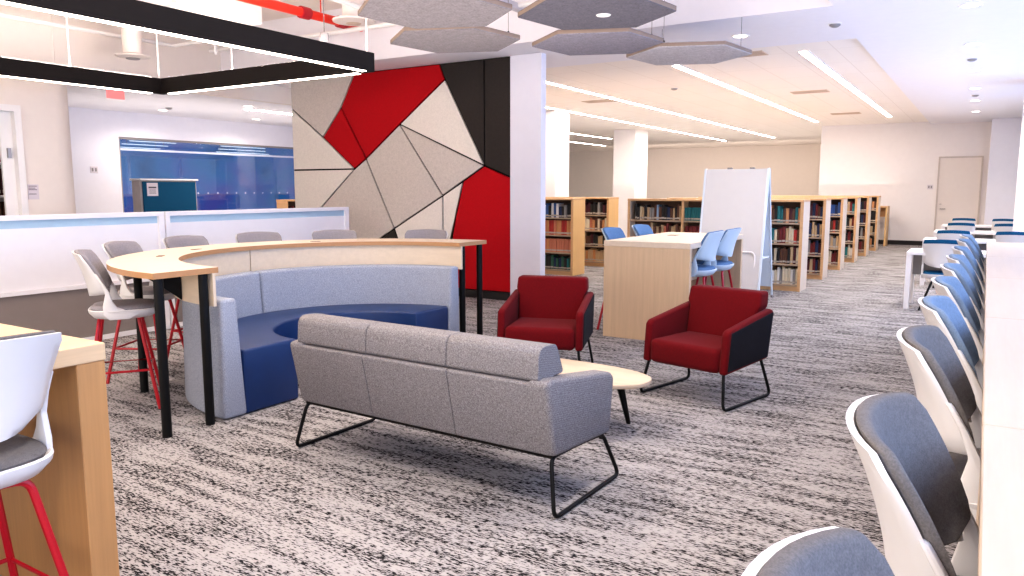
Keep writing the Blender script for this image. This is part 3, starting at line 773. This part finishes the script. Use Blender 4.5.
# ------------------------------------------------------------------ armchairs
def armchair(loc, rotz, lab):
    t = thing('lounge_armchair', lab, 'armchair', loc, rotz, 'red lounge armchairs')
    w = .345
    for s in (-1, 1):
        p = [(-.28, .285), (-.345, .635), (-.30, .645), (.25, .555), (.28, .53), (.305, .25)]
        B().prism(p, 'x', s*(w-.06), s*w).bevel(.02, 3).build('arm', M['red'], t)
        q = [(-.265, .30), (-.328, .622), (.245, .535), (.282, .272)]
        o = B().prism(q, 'x', s*(w-.004), s*(w+.006)).bevel(.004, 1).build('outer_panel', M['blackfab'], t); o['label'] = 'black outer side panel'
    B().box(-.284, -.2, .25, .284, .315, .425).bevel(.042, 4).build('seat_cushion', M['red'], t)
    sh = lambda q: (q[0], q[1] - (q[2]-.3)*.22, q[2])
    B().prism([(-.28, .29), (.28, .29), (.28, .62), (.305, .66), (.296, .768), (-.296, .768), (-.305, .66), (-.28, .62)], 'y', -.255, -.125, shear=sh).bevel(.038, 4).build('backrest', M['red'], t)
    B().prism([(-.25, .29), (.25, .29), (.252, .62), (.29, .65), (.286, .745), (-.286, .745), (-.29, .65), (-.252, .62)], 'y', -.263, -.250, shear=sh).bevel(.004, 1).build('back_panel', M['blackfab'], t)
    for s in (-1, 1):
        x = s*(w-.02)
        pts = rounded([(x-s*.02, -.235, .30), (x+s*.02, -.33, .012), (x+s*.02, .325, .012), (x-s*.02, .265, .275)], .05, 5)
        B().tube(pts, .011, 8, True).build('sled_leg', M['black'], t)
    return t
armchair((-1.68, 5.40, 0), facing(-.246, -.97), 'crimson armchair with black outer sides and sled legs in front of the high table')
armchair((-3.02, 5.40, 0), facing(.31, -.95), 'crimson armchair beside the mural pier, turned toward the sofa')

# ------------------------------------------------------------------ coffee table
tb = thing('coffee_table', 'low pebble shaped light wood coffee table between sofa and armchairs', 'coffee table', (-2.285, 4.25, 0))
pts = []
for i in range(48):
    a = 2*PI*i/48; c, s = math.cos(a), math.sin(a); e = 2/2.5
    x, y = .62*math.copysign(abs(c)**e, c), .28*math.copysign(abs(s)**e, s)
    pts.append((x, y*(1.0 - .12*x)))
B().prism(pts, 'z', .325, .352).bevel(.007, 2, 60).build('table_top', M['maple_x'], tb)
for x, y, ox, oy in ((.36, .13, .05, .07), (.36, -.12, .03, -.05), (-.36, .13, -.05, .07), (-.36, -.12, -.05, -.05)):
    B().tube([(x, y, .325), (x+ox, y+oy, 0)], .028, 10, r1=.014).build('leg', M['black'], tb)

# ------------------------------------------------------------------ wooden high tables and counters
def waterfall(name, lab, x0, x1, y0, y1, h, th, m_top, m_end, m_edge, ends, cat='table', group=None, edge='y'):
    t = thing(name, lab, cat, (0, 0, 0), 0, group)
    B().box(x0, y0, h-th, x1, y1, h).bevel(.003, 1).build('table_top', m_top, t)
    for a, c in ends: B().box(x0+.003, a, 0, x1-.003, c, h-th).bevel(.003, 1).build('end_panel', m_end, t)
    return t
t = waterfall('high_table', 'wooden waterfall high table with end panel between the armchairs', -3.295, -2.385, 7.08, 8.95, .99, .055, M['maple_y'], M['maple_z'], None, ((7.083, 7.14), (8.89, 8.947)))
B().box(-2.92, 7.14, .45, -2.88, 8.89, .93).build('modesty_panel', M['maple_x'], t)
B().box(-.05, -.07, 0, .05, .07, .004).bevel(.001, 1).build('cable_grommet', M['vent_dark'], t, (-3.0, 8.3, .99))
t = waterfall('wooden_counter', 'oak coloured waterfall counter at the photo edge with a white stool', -3.9, -2.52, -1.0, 1.43, .985, .06, M['oak_y'], M['oak_z'], None, ((1.33, 1.427), (-.997, -.9)))
B().box(-3.85, -.9, .3, -3.80, 1.33, .92).build('modesty_panel', M['oak_y'], t)
cs = ('carrying the photo corner', 'second from the bottom corner', 'third from the bottom corner', 'fourth from the bottom corner', 'at the far end by the desks')
for i, (a, c) in enumerate(((.25, 1.88), (1.885, 3.52), (3.525, 5.16), (5.165, 6.8), (6.805, 8.70))):
    t = waterfall('window_counter', 'pale maple window counter section %s' % cs[i], .024, .80, a, c, 1.0, .04, M['pale_wood_y'], M['pale_wood_y'], None, ((a+.003, a+.04), (c-.04, c-.003)), 'counter', 'window counter sections')
    B().box(.56, a+.04, .3, .58, c-.04, .96).build('modesty_panel', M['pale_wood_y'], t)

# ------------------------------------------------------------------ mobile whiteboard
wb = thing('mobile_whiteboard', 'tall white mobile whiteboard on an A frame in front of the bookcases', 'whiteboard', (-2.91, 10.45, 0))
tilt = .17
B().prism([(-.42, .16), (.41, .16), (.41, 1.78), (-.42, 1.78)], 'y', -.015, .015, shear=lambda q: (q[0], q[1] - (1.78-q[2])*tilt, q[2])).build('front_board', M['board'], wb)
b = B()
for x in (-.435, .41): b.prism([(x, .14), (x+.025, .14), (x+.025, 1.79), (x, 1.79)], 'y', -.022, .022, shear=lambda q: (q[0], q[1] - (1.78-q[2])*tilt, q[2]))
b.build('board_edge', M['board_frame'], wb)
B().prism([(-.42, .16), (.41, .16), (.41, 1.77), (-.42, 1.77)], 'y', -.015, .015, shear=lambda q: (q[0], .05 + q[1] + (1.78-q[2])*.24, q[2])).build('rear_board', M['board_frame'], wb)
for x in (-.43, .425):
    b = B().tube([(x, .035, 1.78), (x, -.30, .04)], .014, 8); b.build('leg', M['board_frame'], wb)
    b = B().tube([(x, .035, 1.78), (x, .47, .04)], .014, 8); b.build('leg', M['board_frame'], wb)
B().box(-.42, -.18, .58, .41, .28, .60).build('shelf', M['board_frame'], wb)
B().tube(rounded([(-.30, -.235, .30), (-.30, -.215, .68), (.34, -.215, .68), (.34, -.235, .30)], .07, 5, False), .012, 8).build('pen_rail', M['white'], wb)
for x in (-.12, .18): B().box(x, -.02, 1.78, x+.06, .03, 1.80).build('clip', M['grey'], wb)
for x in (-.43, .425):
    for y in (-.305, .475): B().tube([(x-.012, y, .022), (x+.012, y, .022)], .022, 12).build('caster', M['grey'], wb)

# ------------------------------------------------------------------ bookcases and books
bookmesh = None
def make_book():
    b = B()
    # cover with a rounded spine facing -y, page block set back from the edges
    prof = [(-.5, 1.0), (-.5, .06)] + [(-.5*math.cos(R(t)), .06 - .06*math.sin(R(t))) for t in (30, 60, 90, 120, 150)] + [(.5, .06), (.5, 1.0), (.40, 1.0), (.40, .2), (-.40, .2), (-.40, 1.0)]
    b.prism(prof, 'z', 0, 1, 0)
    b.box(-.40, .2, .02, .40, .97, .98, 1)
    b.box(-.46, -.012, .08, .46, .05, .20, 1)
    me = bpy.data.meshes.new('book'); bmesh.ops.recalc_face_normals(b.bm, faces=b.bm.faces); b.bm.to_mesh(me); b.bm.free()
    me.materials.append(M['book red']); me.materials.append(M['label_white'])
    return me
bookmesh = make_book()
NB = 0
ORD = ('first', 'second', 'third', 'fourth', 'fifth', 'sixth', 'seventh', 'eighth', 'ninth', 'tenth', 'eleventh', 'twelfth', 'thirteenth', 'fourteenth', 'fifteenth', 'sixteenth',
       'seventeenth', 'eighteenth', 'nineteenth', 'twentieth', 'twenty-first', 'twenty-second', 'twenty-third', 'twenty-fourth', 'twenty-fifth', 'twenty-sixth', 'twenty-seventh', 'twenty-eighth',
       'twenty-ninth', 'thirtieth', 'thirty-first', 'thirty-second', 'thirty-third', 'thirty-fourth', 'thirty-fifth', 'thirty-sixth')
SH = ('bottom shelf', 'third shelf', 'second shelf', 'top shelf')
def shelf_z(i): return .10 + i*.306
def book_row(xr, n_m, yf, z, pal, where, shelfname, wmin=.03, wmax=.05, hmax=.26, uniform=False):
    """books stand from xr leftward over n_m metres"""
    global NB
    x = xr; i = 0; hh = random.uniform(.22, hmax)
    while x > xr - n_m and i < len(ORD):
        w = random.uniform(wmin, wmax); h = hh if uniform else random.uniform(.19, hmax)
        c = random.choice(pal)
        o = bpy.data.objects.new('book', bookmesh); C.objects.link(o)
        o.location = (x - w/2, yf + random.uniform(.0, .02), z); o.scale = (w*.97, .19, h)
        o.material_slots[0].link = 'OBJECT'; o.material_slots[0].material = M['book ' + c]
        tag(o, '%s book, %s from right on %s, %s' % (c, ORD[i], shelfname, where), 'book', 'books on the %s of the %s' % (shelfname, where))
        x -= w; i += 1; NB += 1
def bookcase(lab, xa, xb, yf, side, nbay, h=1.358, dep=.46, group='low wooden bookcases in rows'):
    """double sided range from xa to xb, its front facing -y, end panel at xb"""
    t = thing('bookcase', lab, 'bookcase', (xa, yf, 0), 0, group)
    L = xb - xa
    B().box(0, -.012, h-.035, L, dep+.012, h).bevel(.003, 1).build('top', M['shelf_wood'], t)
    for a in (0, L-.045):
        b = B().box(a, 0, 0, a+.045, dep, h-.035)
        bmesh.ops.recalc_face_normals(b.bm, faces=b.bm.faces); b.bm.normal_update()
        for f in b.bm.faces: f.material_index = 1 if f.normal.y < -.5 else 0
        b.build('end_panel', [M[side], M['shelf_wood']], t)
    B().box(.045, dep/2-.01, .08, L-.045, dep/2+.01, h-.035).build('back', M['shelf_back'], t)
    B().box(.045, .03, 0, L-.045, dep-.03, .075).build('plinth', M['shelf_wood'], t)
    for k in range(1, nbay):
        x = .045 + (L-.09)*k/nbay
        B().box(x-.02, 0, .075, x+.02, dep, h-.035).build('divider', M['shelf_wood'], t)
    for i in range(4):
        for k in range(nbay):
            a = .045 + (L-.09)*k/nbay + (.02 if k else 0); c = .045 + (L-.09)*(k+1)/nbay - (.02 if k < nbay-1 else 0)
            b = B(); b.box(a, .012, shelf_z(i)-.025, c, dep-.012, shelf_z(i), 0); b.box(a, .004, shelf_z(i)-.025, c, .012, shelf_z(i), 1)
            b.build('shelf', [M['shelf_wood'], M['shelf_edge']], t)
    return t
mixed = ['dark red', 'brown', 'black', 'navy', 'tan', 'cream', 'grey', 'teal', 'white', 'maroon', 'black', 'dark red', 'cream', 'tan']
darkp = ['black', 'brown', 'maroon', 'navy', 'black', 'dark red', 'grey', 'tan']
warm = ['salmon', 'orange tan', 'cream', 'brown', 'tan']
XR = -2.27
ys = (11.74, 13.56, 15.36, 17.16, 18.96, 20.76)
wh = ('bookcase beside the whiteboard', 'second aisle bookcase', 'third aisle bookcase', 'fourth aisle bookcase', 'fifth aisle bookcase', 'last aisle bookcase')
for i, y in enumerate(ys):
    bookcase(('low wooden bookcase range starting beside the mobile whiteboard', 'low wooden bookcase range, second along the right aisle', 'low wooden bookcase range, third along the right aisle',
              'low wooden bookcase range, fourth along the right aisle', 'low wooden bookcase range, fifth along the right aisle', 'low wooden bookcase range, last before the back wall')[i], -5.04, XR, y, 'shelf_side', 3)
    span = (.50, .34, .30, .26, .22, .20)[i]
    for s in range(4):
        wmn, wmx = ((.032, .05), (.036, .052), (.038, .054), (.042, .056), (.045, .058), (.05, .06))[i]
        pal = mixed if i in (0, 3) else darkp
        if i == 2: pal = (['dark red', 'cream', 'brown'], ['green', 'tan', 'grey'], ['brown', 'red', 'black'], ['navy', 'blue'])[s]
        if i == 2 and s == 1: pal = ['grey', 'tan', 'teal']
        if i == 5: pal = ['brown', 'tan', 'orange tan', 'black']
        if i == 0: pal = (['cream', 'white', 'dark red', 'tan', 'grey', 'cream'], ['maroon', 'cream', 'tan', 'black', 'dark red', 'brown'], ['teal', 'brown', 'red', 'dark red', 'cream', 'green', 'tan'], ['black', 'teal', 'orange tan', 'navy', 'brown', 'maroon'])[s]
        book_row(XR-.05, span, y+.03, shelf_z(s), pal, wh[i], SH[s], wmn, wmx)
# part of the first range seen past the wooden table
book_row(-4.14, .76, 11.77, shelf_z(3), ['navy', 'black', 'grey', 'brown', 'pale blue', 'cream', 'black', 'tan'], 'bookcase behind the high table', 'top shelf', .032, .05)
book_row(-3.62, .46, 11.77, shelf_z(3), ['teal'], 'bookcase bay with teal volumes', 'top shelf', .05, .055, .2, True)
book_row(-4.14, .5, 11.77, shelf_z(2), ['brown', 'dark red', 'salmon', 'tan'], 'bookcase behind the high table', 'second shelf', .036, .05)
book_row(-3.62, .40, 11.77, shelf_z(2), ['dark red', 'maroon'], 'bookcase bay with teal volumes', 'second shelf', .045, .055, .21, True)
# ranges on the other side of the aisle
bookcase('low wooden bookcase range with red volumes beside the white pier', -9.6, -6.10, 11.84, 'shelf_side_warm', 4)
bookcase('low wooden bookcase range second from the white pier', -9.6, -6.22, 13.57, 'shelf_side_warm', 4)
for s, pal in enumerate((['black', 'teal', 'green', 'tan', 'navy'], ['salmon', 'salmon', 'orange tan'], ['red', 'red', 'salmon', 'orange tan', 'red'], ['grey', 'navy', 'pale blue', 'black', 'white', 'blue'])):
    book_row(-6.15, .62, 11.87, shelf_z(s), pal, 'bookcase by the white pier', SH[s], .045, .058, uniform=s in (1, 2))
for s, pal in enumerate((['orange tan', 'brown', 'tan', 'black'], ['brown', 'tan', 'black', 'maroon'], ['orange tan', 'salmon', 'brown', 'cream'], ['black', 'brown', 'maroon', 'grey'])):
    book_row(-6.27, .66, 13.60, shelf_z(s), pal, 'bookcase behind the pier one', SH[s], .045, .058)
# small study carrel by the back wall
t = thing('study_carrel', 'small open wooden carrel standing by the back wall past the last bookcase', 'carrel', (-3.07, 22.6, 0))
B().box(0, 0, 1.03, .82, .6, 1.07).build('top', M['shelf_wood'], t)
for x in (0, .78): B().box(x, 0, 0, x+.04, .6, 1.03).build('end_panel', M['shelf_side_warm'], t)
B().box(.04, .3, .78, .78, .32, 1.03).build('modesty_panel', M['shelf_wood'], t)
# little bookcase past the dividers, by the mural edge
t = thing('small_bookcase', 'small brown wooden bookcase peeking over the divider beside the mural', 'bookcase', (-12.6, 11.5, 0))
B().box(-.16, -.4, 1.26, .16, .4, 1.30).build('top', M['shelf_wood'], t)
for y in (-.4, .36): B().box(-.15, y, 0, .15, y+.04, 1.26).build('end_panel', M['shelf_wood'], t)
B().box(-.15, -.36, .05, -.13, .36, 1.26).build('back', M['shelf_back'], t)
for z in (.05, .45, .85): B().box(-.13, -.36, z, .14, .36, z+.03).build('shelf', M['shelf_wood'], t)
for i in range(9):
    o = bpy.data.objects.new('book', bookmesh); C.objects.link(o); c = ('brown', 'black', 'dark red', 'tan')[i % 4]
    o.rotation_euler = (0, 0, PI/2); o.location = (.11-12.6, 11.5-.3+i*.06, .88); o.scale = (.055, .2, .22 + .03*(i % 3))
    o.material_slots[0].link = 'OBJECT'; o.material_slots[0].material = M['book ' + c]
    tag(o, '%s book, %s along the small bookcase beside the mural' % (c, ORD[i]), 'book', 'books in the small bookcase by the mural')
# shelving seen through the doorway at the far left
t = thing('tall_shelving', 'tall dark shelving seen through the doorway at the photo edge', 'shelving', (-11.6, 4.95, 0))
B().box(-.2, -.8, 0, -.17, .8, 2.45).build('back', M['greige'], t)
for y in (-.8, .76): B().box(-.17, y, 0, .17, y+.04, 2.45).build('end_panel', M['white'], t)
for z in (.05, .5, .95, 1.4, 1.85, 2.4): B().box(-.17, -.76, z, .17, .76, z+.03).build('shelf', M['white'], t)
for z, c, w in ((.98, 'brown', .09), (1.43, 'maroon', .11), (1.88, 'red', .12)):
    for i in range(5):
        o = bpy.data.objects.new('book', bookmesh); C.objects.link(o)
        o.rotation_euler = (0, 0, PI/2); o.location = (.13-11.6, 4.95-.05+i*.13, z); o.scale = (w, .26, .36)
        o.material_slots[0].link = 'OBJECT'; o.material_slots[0].material = M['book ' + c]
        tag(o, '%s volume, %s along its shelf through the doorway' % (c, ORD[i]), 'book', 'volumes on the shelving through the doorway')
print('books', NB)

# ------------------------------------------------------------------ light
def area(name, loc, rot, sx, sy, power, col):
    l = bpy.data.lights.new(name, 'AREA'); l.shape = 'RECTANGLE'; l.size = sx; l.size_y = sy; l.energy = power; l.color = srgb(col)[:3]
    o = bpy.data.objects.new(name, l); C.objects.link(o); o.location = loc; o.rotation_euler = rot
    return o
def spot(loc, power, col='#fff0e0', ang=120, r=.08):
    l = bpy.data.lights.new('downlight_lamp', 'SPOT'); l.energy = power; l.color = srgb(col)[:3]; l.spot_size = R(ang); l.spot_blend = .8; l.shadow_soft_size = r
    o = bpy.data.objects.new('downlight_lamp', l); C.objects.link(o); o.location = loc
    return o
for i, (x, y, z, lab) in enumerate(spots): spot((x, y, z-.03), 110 if x < -10 else 140, ang=165 if x < -10 else 130, r=.12)
for x, y in ((-3.2, 2.0), (-1.0, 1.5), (-1.0, 4.5), (-3.5, 3.6), (-7.6, 4.5)): spot((x, y, (ZC if x > -1.38 else 3.6)-.03), 130)
# daylight through the window wall
area('daylight', (1.9, 6.0, 2.0), (0, R(90), 0), 2.4, 22, 560, '#b4d0ff')
# added fill lamp behind the camera, brightens ceilings and front faces
area('rear_fill', (-3.0, -3.0, 1.3), (R(110), 0, R(10)), 7, 2.5, 240, '#fff6f0')
# added upward fills that brighten the ceilings, no such fixtures in the room
area('ceiling_fill', (-6.2, 20, 1.65), (PI, 0, 0), 8, 17, 170, '#fff1e8')
area('far_wall_fill', (-9.5, 29.5, 1.9), (R(118), 0, 0), 9, 1.0, 60, '#ffe9da')  # added fill aimed at the far wall, not a real fitting
area('ceiling_fill', (-3.6, 3.6, 1.65), (PI, 0, 0), 4.5, 6, 120, '#fff4ee')
area('ceiling_fill', (-.5, 12, 1.65), (PI, 0, 0), 1.0, 18, 40, '#f4f2ff')
area('ceiling_fill', (-12.2, 9.5, 1.9), (PI, 0, 0), 2.5, 6, 36, '#fff4ee')
w = bpy.data.worlds.new('World'); bpy.context.scene.world = w; w.use_nodes = True
bg = w.node_tree.nodes['Background']; bg.inputs[0].default_value = srgb('#fff3e8'); bg.inputs[1].default_value = .7

# ------------------------------------------------------------------ camera
cd = bpy.data.cameras.new('Camera'); cd.sensor_width = 36; cd.lens = 760/1024*36; cd.clip_start = .05; cd.clip_end = 200
cam = bpy.data.objects.new('Camera', cd); C.objects.link(cam)
cam.location = (0, 0, 1.5); cam.rotation_euler = (R(90-7.3476), 0, R(31.8474))
sc = bpy.context.scene; sc.camera = cam
sc.view_settings.view_transform = 'Standard'; sc.view_settings.look = 'Medium High Contrast'
sc.view_settings.exposure = .13; sc.view_settings.gamma = 1
sc.cycles.use_denoising = True
